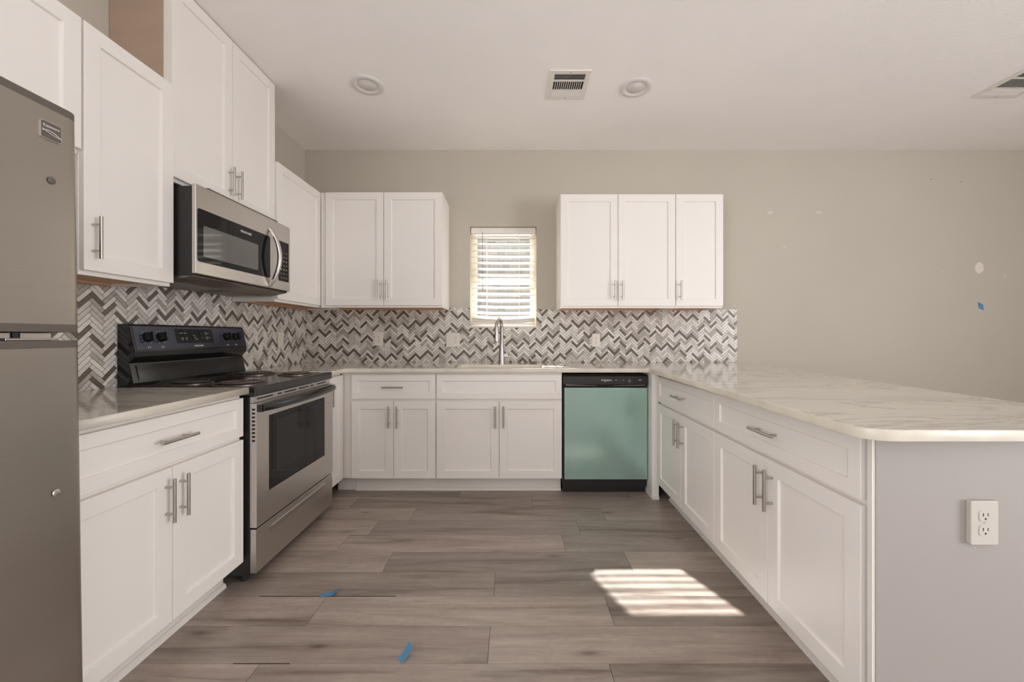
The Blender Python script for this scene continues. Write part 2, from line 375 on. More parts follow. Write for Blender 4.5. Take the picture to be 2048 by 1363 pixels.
f = MB()
for q in (-2.8, -1.92, -1.04): f.box(WX-0.10, WX-0.05, q, q+0.04, 0.4, 2.3)
struct(f.box(WX-0.10, WX-0.05, -2.8, -1.0, 0.4, 0.45).box(WX-0.10, WX-0.05, -2.8, -1.0, 2.25, 2.3).build('window_5', 'vinyl'))  # unseen window, added so light can enter from the left

# outside the window
nb = struct(MB().box(-4, 4, 6.6, 6.8, -0.3, 3.0).build('wall_outside', 'brick'))
struct(MB().box(-8, 8, WY+0.14, 14, -0.35, -0.3).build('ground', 'ground'))

# ------------------------------------------------------------------ cabinet parts (local: front faces -y, x runs right, origin on the carcass front)
def pull(parent, x, z, vertical=True, y=-0.02, length=0.155):
    b = MB(); h = length/2; p = 0.048; yb = y-0.032
    if vertical:
        b.tube([(x, yb, z-h), (x, yb, z+h)], 0.006, 14)
        for s in (-1, 1): b.tube([(x, y+0.001, z+s*p), (x, yb, z+s*p)], 0.0045, 10)
    else:
        b.tube([(x-h, yb, z), (x+h, yb, z)], 0.006, 14)
        for s in (-1, 1): b.tube([(x+s*p, y+0.001, z), (x+s*p, yb, z)], 0.0045, 10)
    return b.build('handle', 'nickel', parent, smooth=40)
def shaker(name, parent, x0, x1, z0, z1, st=0.057, th=0.02, rec=0.009):
    b = MB(); y = -th; s2 = st+0.003
    o = [(x0, z0), (x1, z0), (x1, z1), (x0, z1)]
    i = [(x0+st, z0+st), (x1-st, z0+st), (x1-st, z1-st), (x0+st, z1-st)]
    p = [(x0+s2, z0+s2), (x1-s2, z0+s2), (x1-s2, z1-s2), (x0+s2, z1-s2)]
    V = [(a, y, c) for a, c in o]+[(a, y, c) for a, c in i]+[(a, y+rec, c) for a, c in p]+[(a, -0.0005, c) for a, c in o]
    b.v = V
    for k in range(4):
        j = (k+1) % 4
        b.f += [(k, j, 4+j, 4+k), (4+k, 4+j, 8+j, 8+k), (12+k, 12+j, j, k)]; b.m += [0, 0, 0]
    b.f += [(8, 9, 10, 11), (15, 14, 13, 12)]; b.m += [0, 0]
    return b.build(name, 'paint', parent, bevel=0.0016)
G = 0.0025
def base_cabinet(label, loc, rz, w, drawer, doors, depth=0.60, handles=True, side_post=0.0, top_handle=True, full_door=False, toe=0.075):
    t = thing('base_cabinet', label, 'cabinet', loc, rz)
    MB().box(0, w, 0, depth, 0.115, 0.884).build('body', 'paint', t, bevel=0.0012)
    MB().box(0.0, w, toe, toe+0.015, 0, 0.115).build('toe_kick', 'trim', t)
    MB().prism([(toe, 0), (toe, 0.02), (toe-0.006, 0.019), (toe-0.013, 0.012), (toe-0.016, 0)], 0, w, 'x').build('shoe_molding', 'trim', t, smooth=30)
    ztop = 0.676
    if drawer:
        d = shaker('drawer' if top_handle else 'false_drawer_front', t, G+side_post, w-G, 0.692, 0.866, 0.044)
        if top_handle: pull(d, (w+side_post)/2, 0.779, False)
    else: ztop = 0.866
    xs = [side_post, w] if doors == 1 or doors == -1 else [side_post, (w+side_post)/2, w]
    n = abs(doors)
    for k in range(n):
        a, c = xs[k], xs[k+1]; d = shaker('door', t, a+(G if k == 0 else G*0.6), c-(G if k == n-1 else G*0.6), 0.118, ztop)
        if n == 2: hx = c-0.030 if k == 0 else a+0.030
        else: hx = a+0.032 if doors == -1 else c-0.032
        pull(d, hx, (0.565 if drawer else 0.75))
    return t
def wall_cabinet(label, loc, rz, w, z0, z1, doors, depth=0.305, side='paint', door_x0=0.0, door_x1=None, hz=None):
    # doors: list of handle sides, 'L' 'R' or '' (no handle)
    t = thing('wall_cabinet', label, 'cabinet', loc, rz)
    door_x1 = w if door_x1 is None else door_x1
    b = MB().box(0, 0.016, 0.018, depth, z0, z1-0.0005, 1).box(w-0.016, w, 0.018, depth, z0, z1-0.0005, 1).box(0.016, w-0.016, 0.018, depth, z0+0.022, z1-0.0005, 0)
    b.build('body', ['paint', side], t)
    f = MB().box(0, w, 0, 0.018, z0, z0+0.035).box(0, w, 0, 0.018, z1-0.035, z1)
    f.box(0, 0.035, 0, 0.018, z0+0.035, z1-0.035).box(w-0.035, w, 0, 0.018, z0+0.035, z1-0.035).build('face_frame', 'paint', t)
    MB().box(0.016, w-0.016, 0.018, depth-0.002, z0+0.012, z0+0.0215).box(0.016, w-0.016, depth-0.03, depth-0.002, z0+0.001, z0+0.012).build('underside_board', 'rawwood', t)
    n = len(doors); ww = (door_x1-door_x0)/n
    for k, s in enumerate(doors):
        a, c = door_x0+k*ww, door_x0+(k+1)*ww
        d = shaker('door', t, a+G*0.8, c-G*0.8, z0+0.016, z1-0.004)
        if s: pull(d, a+0.030 if s == 'L' else c-0.030, (hz or z0+0.137))
    return t

# ------------------------------------------------------------------ base cabinets
YB = 2.854            # back run: carcass front (doors reach 2.834)
XL = -1.26            # left run: carcass front
base_cabinet('white base cabinet with one drawer over two doors between refrigerator and stove', (XL, 1.05, 0), PI/2, 0.745, True, 2, 0.585)
base_cabinet('narrow white base cabinet with one tall door squeezed between stove and corner', (XL, 2.585, 0), PI/2, 0.247, False, -1, 0.585)
base_cabinet('white base cabinet with drawer and two narrow doors left of the sink cabinet', (-1.183, YB, 0), 0, 0.611, True, 2, 0.598)
base_cabinet('wide white sink cabinet with handleless false drawer front, under the faucet', (-0.5705, YB, 0), 0, 0.911, True, 2, 0.598, top_handle=False)
f = thing('corner_filler', 'plain white filler strip in the left inside corner of the base cabinets', 'filler panel')
MB().box(XL, -1.184, YB, YB+0.02, 0.115, 0.884).build('panel', 'paint', f)
MB().box(XL-0.06, -1.184, YB+0.075, YB+0.09, 0, 0.115).build('toe_kick', 'trim', f)
TH = -(PI/2+0.0184)
PO = Vector((1.015, 2.745, 0)); PD = Vector((-0.0184, -1, 0)).normalized()
base_cabinet('white peninsula cabinet with drawer and two doors, the one nearer the dishwasher', PO, TH, 0.815, True, 2, 0.585, side_post=0.0)
p2 = PO+PD*0.817
base_cabinet('large white peninsula cabinet with drawer and two doors nearest the end panel', p2, TH, 0.835, True, 2, 0.585)
fp = thing('corner_filler', 'white filler post in the right inside corner beside the dishwasher', 'filler panel')
MB().box(0.963, 1.012, 2.76, 2.98, 0, 0.884).build('panel', 'paint', fp, bevel=0.0015)
MB().box(0.963, 1.012, 2.748, 2.7598, 0, 0.022).build('shoe_molding', 'trim', fp, bevel=0.004)

# peninsula end and back panels
pe = thing('peninsula_end_panel', 'flat white end panel of the peninsula carrying an outlet', 'panel')
MB().box(0.975, 1.64, 1.060, 1.078, 0, 0.884).build('end_board', 'panel_paint_shaded', pe, bevel=0.001)
MB().box(0.967, 0.975, 1.063, 1.078, 0.0, 0.884).build('corner_bead', 'trim', pe)
MB().box(0.975, 1.662, 1.046, 1.059, 0, 0.085).build('base_trim', 'trim', pe, bevel=0.003)
pb = tag(MB().box(1.642, 1.66, 1.080, WY-0.016, 0, 0.884).build('peninsula_back_panel', 'panel_paint_shaded'), 'long white back panel closing the dining side of the peninsula', 'panel')

# ------------------------------------------------------------------ wall cabinets
UB = 3.129            # back uppers: carcass front
XU = -1.567           # left uppers: carcass front
wall_cabinet('white wall cabinet with two doors above the refrigerator', (XU, 0.50, 0), PI/2, 0.903, 1.80, 2.288, ['', ''], 0.279)
wall_cabinet('tall single-door white wall cabinet between refrigerator cabinet and microwave', (XU, 1.407, 0), PI/2, 0.374, 1.372, 2.288, ['L'], 0.279, hz=1.509)
wall_cabinet('highest white wall cabinet with two doors above the microwave, reaching the ceiling', (XU-0.013, 1.785, 0), PI/2, 0.768, 1.862, CZ-0.004, ['R', 'L'], 0.266, side='rawside', hz=1.99)
wall_cabinet('white wall cabinet without a handle in the left corner', (XU, 2.556, 0), PI/2, 0.895, 1.372, 2.288, [''], 0.279, door_x1=0.572)
wall_cabinet('two-door white wall cabinet left of the sink window', (-1.545, UB, 0), 0, 0.967, 1.372, 2.288, ['R', 'L'], 0.323, door_x0=0.043)
wall_cabinet('two-door white wall cabinet right of the sink window', (0.360, UB, 0), 0, 0.913, 1.368, 2.272, ['R', 'L'], 0.323)
wall_cabinet('narrow one-door white wall cabinet at the far right of the back wall', (1.2745, UB, 0), 0, 0.377, 1.368, 2.272, ['L'], 0.323)

# ------------------------------------------------------------------ counters
left_ct = curve_mesh('countertop', [[(WX+0.001, 1.02), (-1.215, 1.02), (-1.215, 1.793), (WX+0.001, 1.793)]], 0.884, 0.914, ['marble', 'marble_edge'])
tag(left_ct, 'short marble countertop between the refrigerator and the stove', 'countertop')
SX0, SX1, SY0, SY1 = -0.432, 0.212, 2.872, 3.170
hole = rrect(SX0, SX1, SY0, SY1, 0.02)[::-1]
outer = [(WX+0.001, 2.578), (-1.215, 2.578), (-1.215, 2.795), (-1.20, 2.81), (0.95, 2.81), (0.962, 2.80), (0.888, 1.060), (0.890, 1.035), (0.900, 1.012), (0.918, 0.996), (0.942, 0.987), (0.965, 0.985),
         (1.755, 0.985), (1.985, WY-0.001), (WX+0.001, WY-0.001)]
ct = curve_mesh('countertop', [outer, hole], 0.884, 0.914, ['marble', 'marble_edge'])
tag(ct, 'long marble countertop around the sink and out over the peninsula', 'countertop')

# ------------------------------------------------------------------ herringbone backsplash
TW = 0.0187; TN = 4; GR = 0.0021
def clip(poly, x0, x1, y0, y1):
    for ax, lim, sg in ((0, x0, 1), (0, x1, -1), (1, y0, 1), (1, y1, -1)):
        out = []
        for k in range(len(poly)):
            a, c = poly[k-1], poly[k]; ia = (a[ax]-lim)*sg >= 0; ic = (c[ax]-lim)*sg >= 0
            if ia != ic:
                t = (lim-a[ax])/(c[ax]-a[ax]); out.append((a[0]+t*(c[0]-a[0]), a[1]+t*(c[1]-a[1])))
            if ic: out.append(c)
        poly = out
        if len(poly) < 3: return []
    return poly
def herring(rects, u0, u1, v0, v1, uo, vo, seed):
    rnd = random.Random(seed); res = []; r2 = math.sqrt(0.5); per = TN*math.sqrt(2)*TW; step = math.sqrt(2)*TW
    nxt = {}
    for i in range(int((u0-uo)/per)-2, int((u1-uo)/per)+3):
        nxt[0], nxt[1] = rnd.randint(0, 5), rnd.randint(0, 5)
        for j in range(int((v0-vo)/step)-8, int((v1-vo)/step)+9):
            for kind in (0, 1):
                g = GR/2
                if kind == 0: q = [(g, g), (TN*TW-g, g), (TN*TW-g, TW-g), (g, TW-g)]
                else: q = [(g, TW+g), (TW-g, TW+g), (TW-g, TW+TN*TW-g), (g, TW+TN*TW-g)]
                P = [(uo+i*per+(a-c)*r2, vo+j*step+(a+c)*r2) for a, c in q]
                y = rnd.uniform(0.9, 1.08); nxt[kind] -= 1; x = 0.19+rnd.random()*0.81
                if nxt[kind] < 0: x = 0.0; nxt[kind] = rnd.choice((3, 4, 5, 6))
                if x < 0.17: col = (0.145*y, 0.118*y, 0.094*y, 1)
                elif x < 0.34: col = (0.43*y, 0.395*y, 0.345*y, 1)
                elif x < 0.62: col = (0.62*y, 0.585*y, 0.53*y, 1)
                else: col = (0.77*y, 0.735*y, 0.68*y, 1)
                if max(p[0] for p in P) < u0 or min(p[0] for p in P) > u1 or max(p[1] for p in P) < v0 or min(p[1] for p in P) > v1: continue
                for r in rects:
                    c = clip(P, *r)
                    if c: res.append((c, col))
    return res
def splash(name, rects, plane, label, seed, uo, vo):
    t = thing(name, label, 'backsplash')
    g = MB(); b = MB(); cols = []
    for (a, c, z0, z1) in rects:
        if plane == 'back': g.box(a, c, WY-0.008, WY-0.0003, z0, z1)
        else: g.box(WX+0.0003, WX+0.008, a, c, z0, z1)
    u0 = min(r[0] for r in rects); u1 = max(r[1] for r in rects); v0 = min(r[2] for r in rects); v1 = max(r[3] for r in rects)
    for poly, col in herring(rects, u0, u1, v0, v1, uo, vo, seed):
        n = len(poly); area = sum(poly[k-1][0]*poly[k][1]-poly[k][0]*poly[k-1][1] for k in range(n))/2
        if abs(area) < 2e-6: continue
        f0 = len(b.f)
        if plane == 'back': b.prism(poly, WY-0.0092, WY-0.0079, 'y')
        else: b.prism(poly, WX+0.0079, WX+0.0092, 'x')
        cols += [col]*(len(b.f)-f0)
    g.build('grout_bed', 'grout', t)
    o = b.build('tiles', 'tile', t, fix=False); set_tone(o, cols)
    return t
ZS = 1.392
splash('tile_backsplash', [(WX+0.0095, WINX0, 0.9145, ZS), (WINX0, WINX1, 0.9145, WINZ0-0.013), (WINX1, 1.949, 0.9145, ZS-0.012)], 'back',
       'grey and white zigzag mosaic tile backsplash behind the sink', 3, -0.396, 1.0)
splash('tile_backsplash', [(0.95, 1.785, 0.9145, 1.371), (1.785, 2.556, 0.9145, 1.42), (2.556, WY-0.0005, 0.9145, 1.371)], 'left',
       'grey and white zigzag mosaic tile backsplash behind the stove', 5, 1.02, 1.0)

# ------------------------------------------------------------------ sink, faucet, strainer
sk = thing('kitchen_sink', 'steel undermount sink set in the marble below the window', 'sink')
b = MB(); z0, z1 = 0.70, 0.883
rim = rrect(SX0-0.012, SX1+0.012, SY0-0.012, SY1+0.012, 0.03); inn = rrect(SX0-0.002, SX1+0.002, SY0-0.002, SY1+0.002, 0.025); bot = rrect(SX0+0.02, SX1-0.02, SY0+0.02, SY1-0.02, 0.03)
n = len(rim); b.v = [(x, y, z1) for x, y in rim]+[(x, y, z1) for x, y in inn]+[(x, y, z0+0.02) for x, y in inn]+[(x, y, z0) for x, y in bot]
for q in range(3):
    for k in range(n):
        j = (k+1) % n; b.f.append((q*n+k, q*n+j, (q+1)*n+j, (q+1)*n+k)); b.m.append(0)
b.f.append(tuple(range(3*n, 4*n))); b.m.append(0)
o = b.build('basin', 'sink', sk, smooth=40, fix=False)
MB().lathe([(0.045, 0.001), (0.045, 0.004), (0.036, 0.004), (0.03, 0.0015)], (-0.11, 3.03, z0), 24).build('drain', 'chrome', sk, smooth=40)
fx, fy = -0.112, 3.275
fa = thing('kitchen_faucet', 'brushed pull-down gooseneck faucet standing behind the sink', 'faucet', (fx, fy, 0.914))
MB().lathe([(0.028, 0), (0.028, 0.006), (0.0265, 0.012), (0.025, 0.05), (0.021, 0.11), (0.016, 0.17), (0.0145, 0.20)], (0, 0, 0), 28).build('base', 'nickel', fa, smooth=40)
d = Vector((-0.035, -0.17, 0)); pts = [(0, 0, 0.20), (0, 0, 0.29)]
for k in range(1, 15):
    a = PI*k/14*0.98; u = (1-math.cos(a))/2; pts.append((d.x*u, d.y*u, 0.29+0.085*math.sin(a)))
pts.append((d.x, d.y, 0.275))
MB().tube(pts, 0.0145, 16).build('spout', 'nickel', fa, smooth=60)
MB().lathe([(0.015, 0.0), (0.0165, -0.01), (0.0165, -0.05), (0.019, -0.075), (0.0195, -0.105), (0.016, -0.11)], (d.x, d.y, 0.278), 24).build('spray_head', 'chrome', fa, smooth=40)
MB().box(d.x-0.027, d.x-0.017, d.y-0.006, d.y+0.006, 0.215, 0.245).build('spray_button', 'blackmat', fa, bevel=0.002)
hb = MB().tube([(0.018, 0, 0.065), (0.055, 0, 0.065)], 0.0155, 16).tube([(0.052, 0, 0.065), (0.060, -0.004, 0.09), (0.088, -0.012, 0.066), (0.095, -0.015, 0.05)], [0.007, 0.006, 0.0055, 0.005], 10)
hb.build('lever', 'chrome', fa, smooth=50)
st = thing('sink_strainer', 'small metal sink strainer lying on the counter right of the faucet', 'sink strainer', (0.155, 3.36, 0.914))
MB().lathe([(0.012, 0.0), (0.03, 0.004), (0.042, 0.012), (0.044, 0.014), (0.040, 0.0155), (0.01, 0.006)], (0, 0, 0), 24).build('basket', 'chrome', st, smooth=40)
MB().tube([(0.0, 0, 0.006), (-0.012, 0, 0.03), (-0.03, 0, 0.045)], [0.004, 0.003, 0.005], 8).tube([(0.0, 0, 0.006), (0.018, -0.006, 0.034), (0.03, -0.006, 0.02)], 0.003, 8).build('knob', 'chrome', st, smooth=40)

# ------------------------------------------------------------------ refrigerator (local: x = distance from near side, y = depth, front at 0)
FW = 0.745
fr = thing('refrigerator', 'stainless refrigerator with freezer on top and handles removed, at left edge', 'refrigerator', (-1.062, 0.985-FW, 0.0), PI/2)
fr.rotation_euler = (R(-0.85), 0, PI/2)
TL = 0.0
MB().box(0.008, FW-0.008, 0.075, 0.74, 0.035, 1.672).build('body', 'greycap', fr, bevel=0.006)
for x in (0.05, FW-0.08):
    for y in (0.10, 0.66): MB().tube([(x+0.015, y, 0.008), (x+0.015, y, 0.04)], 0.018, 14).build('foot', 'darkrub', fr)
def fdoor(z0, z1):
    n = 7; r = 0.03; p = []
    for k in range(n+1): a = R(180+90*k/n); p.append((r+r*math.cos(a), r+r*math.sin(a)))
    for k in range(1, 8): u = k/8; p.append((r+(FW-2*r)*u, -0.006*math.sin(PI*u)))
    for k in range(n+1): a = R(270+90*k/n); p.append((FW-r+r*math.cos(a), r+r*math.sin(a)))
    p += [(FW, 0.065), (0, 0.065)]
    return MB().prism(p, z0, z1, 'z')
def fcap(dr, z0, z1):
    return fdoor(z0, z1).build('trim_cap', 'greycap', dr, smooth=40)
dr = fdoor(1.178, 1.680).build('freezer_door', 'fridge', fr, smooth=40); fcap(dr, 1.160, 1.178); fcap(dr, 1.680, 1.698)
dr2 = fdoor(0.09, 1.122).build('door', 'fridge', fr, smooth=40); fcap(dr2, 1.122, 1.140); fcap(dr2, 0.072, 0.09)
MB().lathe([(0.0085, -0.003), (0.007, -0.0045), (0.001, -0.005)], (0.677, 0.0005, 1.513), 20, 'y').build('handle_plug', 'greycap', dr, smooth=50)
MB().lathe([(0.0085, -0.003), (0.007, -0.0045), (0.001, -0.005)], (0.677, 0.0005, 0.784), 20, 'y').build('handle_plug', 'chrome', dr2, smooth=50)
MB().box(0.60, 0.70, 0.012, 0.075, 1.1405, 1.146).box(0.60, 0.72, 0.055, 0.0749, 1.1405, 1.159).build('hinge', 'chrome', fr, bevel=0.001)
MB().tube([(0.63, 0.030, 1.1405), (0.63, 0.030, 1.1598)], 0.008, 12).build('hinge_pin', 'blackmat', fr)
MB().prism(rrect(0.655, 0.697, 1.606, 1.648, 0.004), -0.0040, 0.004, 'y', 1).prism(rrect(0.657, 0.695, 1.608, 1.646, 0.003), -0.0048, -0.0038, 'y', 0).build('badge', ['greycap', 'chrome'], dr)
text('Kenmore', 0.6755, -0.0051, 1.636, 0.0085, 'ink', dr, 'badge_lettering')
MB().tube([(0.6575+0.0375*u/10, -0.0050, 1.6235+0.004*math.sin(PI*u/10*1.1)-0.006*(u/10)**2) for u in range(11)], 0.0009, 6).tube([(0.6575+0.0375*u/10, -0.0050, 1.627-0.010*(u/10)-0.002*math.sin(PI*u/10)) for u in range(11)], 0.0007, 6).build('badge_swoosh', 'ink', dr)

# ------------------------------------------------------------------ stove (local: x 0..0.755, y depth, front of carcass at 0 = world X -1.225)
SXF = -1.225
sv = thing('electric_stove', 'stainless and black freestanding stove with four coil burners', 'stove', (SXF, 1.812, 0), PI/2)
SWD = 0.757; wall_y = -(WX-SXF)-0.0105     # depth of the wall face in local y
MB().box(0, SWD, 0.0, 0.60, 0.04, 0.868).build('body', 'blackmat', sv, bevel=0.002)
for x in (0.04, SWD-0.04):
    for y in (0.05, 0.55): MB().tube([(x, y, 0), (x, y, 0.045)], 0.016, 12).build('foot', 'darkrub', sv)
ctp = MB().box(-0.002, SWD+0.002, -0.028, 0.545, 0.868, 0.912).build('cooktop', 'black', sv, bevel=0.006, seg=3)
prof = [(wall_y, 0.868), (wall_y, 1.205), (0.565, 1.205), (0.557, 1.199), (0.530, 1.075), (0.531, 1.050), (0.560, 1.020), (0.556, 1.012), (0.538, 0.930), (0.538, 0.868)]
bg = MB().prism(prof, 0.0, SWD, 'x').build('backguard', 'black', sv, bevel=0.003)
MB().prism([(0.5545, 1.011), (0.5395, 0.940), (0.5375, 0.9395), (0.5525, 1.012)], 0.03, SWD-0.02, 'x').build('riser_panel', 'black', bg, bevel=0.0015)
def face(z): return 0.557+(1.199-z)*(-0.027/0.124)   # backguard face depth at height z
tilt = math.atan(0.027/0.124)
MB().prism([(face(1.195)-0.0012, 1.195), (face(1.082)-0.0012, 1.082), (face(1.082)+0.002, 1.082), (face(1.195)+0.002, 1.195)], 0.012, SWD-0.012, 'x').build('control_panel', 'ctrl', bg)
MB().prism([(face(1.185)-0.002, 1.185), (face(1.110)-0.002, 1.110), (face(1.110), 1.110), (face(1.185), 1.185)], 0.235, 0.485, 'x').build('display', 'glassblack', bg, bevel=0.0005)
for kx in (0.075, 0.148, 0.590, 0.662):
    zc = 1.142; c = Vector((kx, face(zc), zc)); nrm = Vector((0, -math.cos(tilt), math.sin(tilt)))
    kb = MB().tube([c, c+nrm*0.006, c+nrm*0.022, c+nrm*0.024], [0.024, 0.024, 0.020, 0.018], 24)
    e = c+nrm*0.020; up = Vector((0, math.sin(tilt), math.cos(tilt)))
    i = len(kb.v)
    for s in (0, 1):
        for a_, b_ in ((-0.006, -0.022), (0.006, -0.022), (0.004, 0.022), (-0.004, 0.022)):
            kb.v.append(tuple(e+Vector((a_, 0, 0))+up*b_+nrm*(0.016*s)))
    for q in ((0, 1, 2, 3), (7, 6, 5, 4), (0, 4, 5, 1), (1, 5, 6, 2), (2, 6, 7, 3), (3, 7, 4, 0)): kb.f.append(tuple(i+k for k in q)); kb.m.append(0)
    ko = kb.build('knob', 'black', bg, smooth=40)
    tk = MB()
    for q in range(11):
        a = R(-60+q*30); p = c+Vector((math.cos(a)*0.031, 0, 0))+up*math.sin(a)*0.031+nrm*0.0016
        tk.box(p.x-0.0016, p.x+0.0016, p.y-0.0004, p.y+0.0004, p.z-0.0016, p.z+0.0016)
    tk.build('dial_marks', 'inkdim', bg)
    z = 1.093; y = face(z)-0.0022
    MB().box(kx-0.006, kx+0.006, y, y+0.0008, z+0.003, z+0.0045).box(kx-0.006, kx+0.006, y, y+0.0008, z-0.0075, z-0.006).box(kx-0.006, kx-0.0045, y, y+0.0008, z-0.006, z+0.003).box(kx+0.0045, kx+0.006, y, y+0.0008, z-0.006, z+0.003).build('burner_symbol', 'ink', bg)
text('FRIGIDAIRE', 0.372, face(1.094)-0.0018, 1.094, 0.0125, 'ink', bg, tilt=-tilt)
for (x, z, wd) in ((0.262, 1.163, 0.018), (0.288, 1.163, 0.016), (0.268, 1.138, 0.012), (0.268, 1.130, 0.012), (0.294, 1.138, 0.012), (0.294, 1.130, 0.01), (0.345, 1.150, 0.012), (0.350, 1.141, 0.012), (0.354, 1.131, 0.02),
                   (0.402, 1.163, 0.004), (0.428, 1.166, 0.012), (0.430, 1.159, 0.014), (0.448, 1.163, 0.008), (0.406, 1.138, 0.004), (0.432, 1.140, 0.012), (0.434, 1.132, 0.010), (0.452, 1.138, 0.008)):
    MB().box(x, x+wd, face(z)-0.0026, face(z)-0.0019, z-0.0016, z+0.0016).build('key_print', 'inkdim', bg)
# burners
for (bx, by, rr, turns) in ((0.13, 0.135, 0.098, 5), (0.15, 0.395, 0.076, 4), (0.60, 0.125, 0.076, 4), (0.61, 0.385, 0.098, 5)):
    br = MB().lathe([(rr+0.018, 0.0), (rr+0.018, 0.004), (rr+0.010, 0.0055), (rr+0.004, 0.001)], (bx, by, 0.912), 40)
    br = br.lathe([(rr+0.010, 0.003), (rr-0.02, 0.001), (0.02, 0.0008)], (bx, by, 0.912), 40, m=1).build('burner', ['coil', 'blackmat'], ctp, smooth=40)
    n = turns*36; pts = [(bx+(0.02+(rr-0.022)*k/n)*math.cos(2*PI*turns*k/n), by+(0.02+(rr-0.022)*k/n)*math.sin(2*PI*turns*k/n), 0.9215) for k in range(n+1)]
    MB().tube(pts, 0.0042, 6, flat=0.8).build('coil', 'coil', br, smooth=60)
# front
MB().box(0.002, SWD-0.002, -0.014, 0.0, 0.838, 0.867).build('vent_strip', 'steel', sv, bevel=0.001)
for a, c in ((0.03, 0.15), (0.19, 0.225), (0.25, 0.36), (0.385, 0.49), (0.51, 0.545), (0.585, 0.70)):
    MB().box(a, c, -0.0152, -0.0139, 0.851, 0.857).build('vent_slot', 'void', sv)
dz0, dz1 = 0.262, 0.836; wx0, wx1, wz0, wz1 = 0.088, 0.645, 0.402, 0.766
b = MB().box(0.001, wx0, -0.032, -0.001, dz0, dz1).box(wx1, SWD-0.001, -0.032, -0.001, dz0, dz1).box(wx0, wx1, -0.032, -0.001, dz0, wz0).box(wx0, wx1, -0.032, -0.001, wz1, dz1)
od = b.build('oven_door', 'steel', sv)
MB().box(wx0+0.001, wx1-0.001, -0.0305, -0.012, wz0+0.001, wz1-0.001).build('glass', 'glassblack', od)
MB().box(wx0+0.06, wx1-0.06, -0.0312, -0.0304, wz0+0.07, wz1-0.035).build('inner_window', 'inner', od)
MB().box(wx0-0.004, wx1+0.004, -0.0335, -0.032, wz0-0.004, wz0).box(wx0-0.004, wx1+0.004, -0.0335, -0.032, wz1, wz1+0.004).box(wx0-0.004, wx0, -0.0335, -0.032, wz0, wz1).box(wx1, wx1+0.004, -0.0335, -0.032, wz0, wz1).build('window_trim', 'chrome', od)
n = 20; pts = [(0.018+(SWD-0.036)*k/n, -0.045-0.034*math.sin(PI*k/n)**0.55, 0.812) for k in range(n+1)]
MB().tube(pts, 0.0165, 16, flat=1.0).box(0.012, 0.034, -0.05, -0.031, 0.795, 0.829).box(SWD-0.034, SWD-0.012, -0.05, -0.031, 0.795, 0.829).build('handle', 'black', od, smooth=50)
for k in range(9): MB().box(0.0002, 0.0011, -0.024, -0.010, 0.66+k*0.018, 0.669+k*0.018).build('side_vent', 'void', od)
dw = MB().box(0.001, SWD-0.001, -0.030, -0.001, 0.052, 0.254).build('storage_drawer', 'steel', sv, bevel=0.002)
MB().prism(rrect(0.09, 0.66, 0.196, 0.226, 0.008), -0.0312, -0.0296, 'y').build('pull_recess', 'nickel', dw)
MB().tube([(0.10, -0.033, 0.222), (0.65, -0.033, 0.222)], 0.004, 10).build('pull_lip', 'chrome', dw, smooth=40)

# ------------------------------------------------------------------ microwave
MXF = -1.478
mw = thing('microwave', 'stainless over-the-range microwave mounted above the stove', 'microwave', (MXF, 1.792, 0), PI/2)
MWW = 0.752
MB().box(0.0, MWW, 0.0, 0.366, 1.425, 1.835).build('body', 'blackmat', mw, bevel=0.002)
MB().prism([(0.0, 1.432), (0.366, 1.432), (0.366, 1.402), (0.10, 1.402), (0.0, 1.424)], 0.004, MWW-0.004, 'x').build('bottom_plate', 'dirty', mw, bevel=0.002)
MB().box(0.06, 0.33, 0.12, 0.30, 1.399, 1.4025).build('grease_filter', 'dirty', mw)
MB().box(0.42, 0.69, 0.12, 0.30, 1.399, 1.4025).build('grease_filter', 'dirty', mw)
MB().box(0.10, MWW-0.10, 0.0, 0.366, 1.835, 1.861).build('mounting_spacer', 'greycap', mw)
md = MB().box(0.0, 0.566, -0.020, -0.0005, 1.434, 1.846)
md = md.build('door', 'steel', mw, bevel=0.004, seg=3)
MB().prism(rrect(0.010, 0.545, 1.492, 1.738, 0.012), -0.0212, -0.0195, 'y').build('glass', 'glassblack', md)
MB().prism(rrect(0.043, 0.435, 1.520, 1.665, 0.006), -0.0218, -0.0211, 'y').build('inner_window', 'mwinner', md)
text('FRIGIDAIRE', 0.335, -0.0216, 1.706, 0.017, 'ink', md)
n = 18; pts = []
for k in range(n+1):
    a = k/n; pts.append((0.540+0.010*math.sin(PI*a), -0.022-0.052*math.sin(PI*a)**0.8, 1.446+0.342*a))
MB().tube(pts, [0.010+0.003*math.sin(PI*k/n) for k in range(n+1)], 14).build('handle', 'chrome', md, smooth=60)
cp = MB().box(0.568, MWW, -0.020, -0.0005, 1.434, 1.846).build('control_housing', 'steel', mw, bevel=0.003)
MB().prism(rrect(0.628, 0.735, 1.490, 1.738, 0.006), -0.0212, -0.0195, 'y').build('keypad', 'glassblack', cp)
for r_ in range(7):
    for c_ in range(3): MB().box(0.648+c_*0.028, 0.648+c_*0.028+0.010, -0.0216, -0.0211, 1.51+r_*0.026, 1.514+r_*0.026).build('key_print', 'ink' if r_ in (2, 4) else 'inkdim', cp)

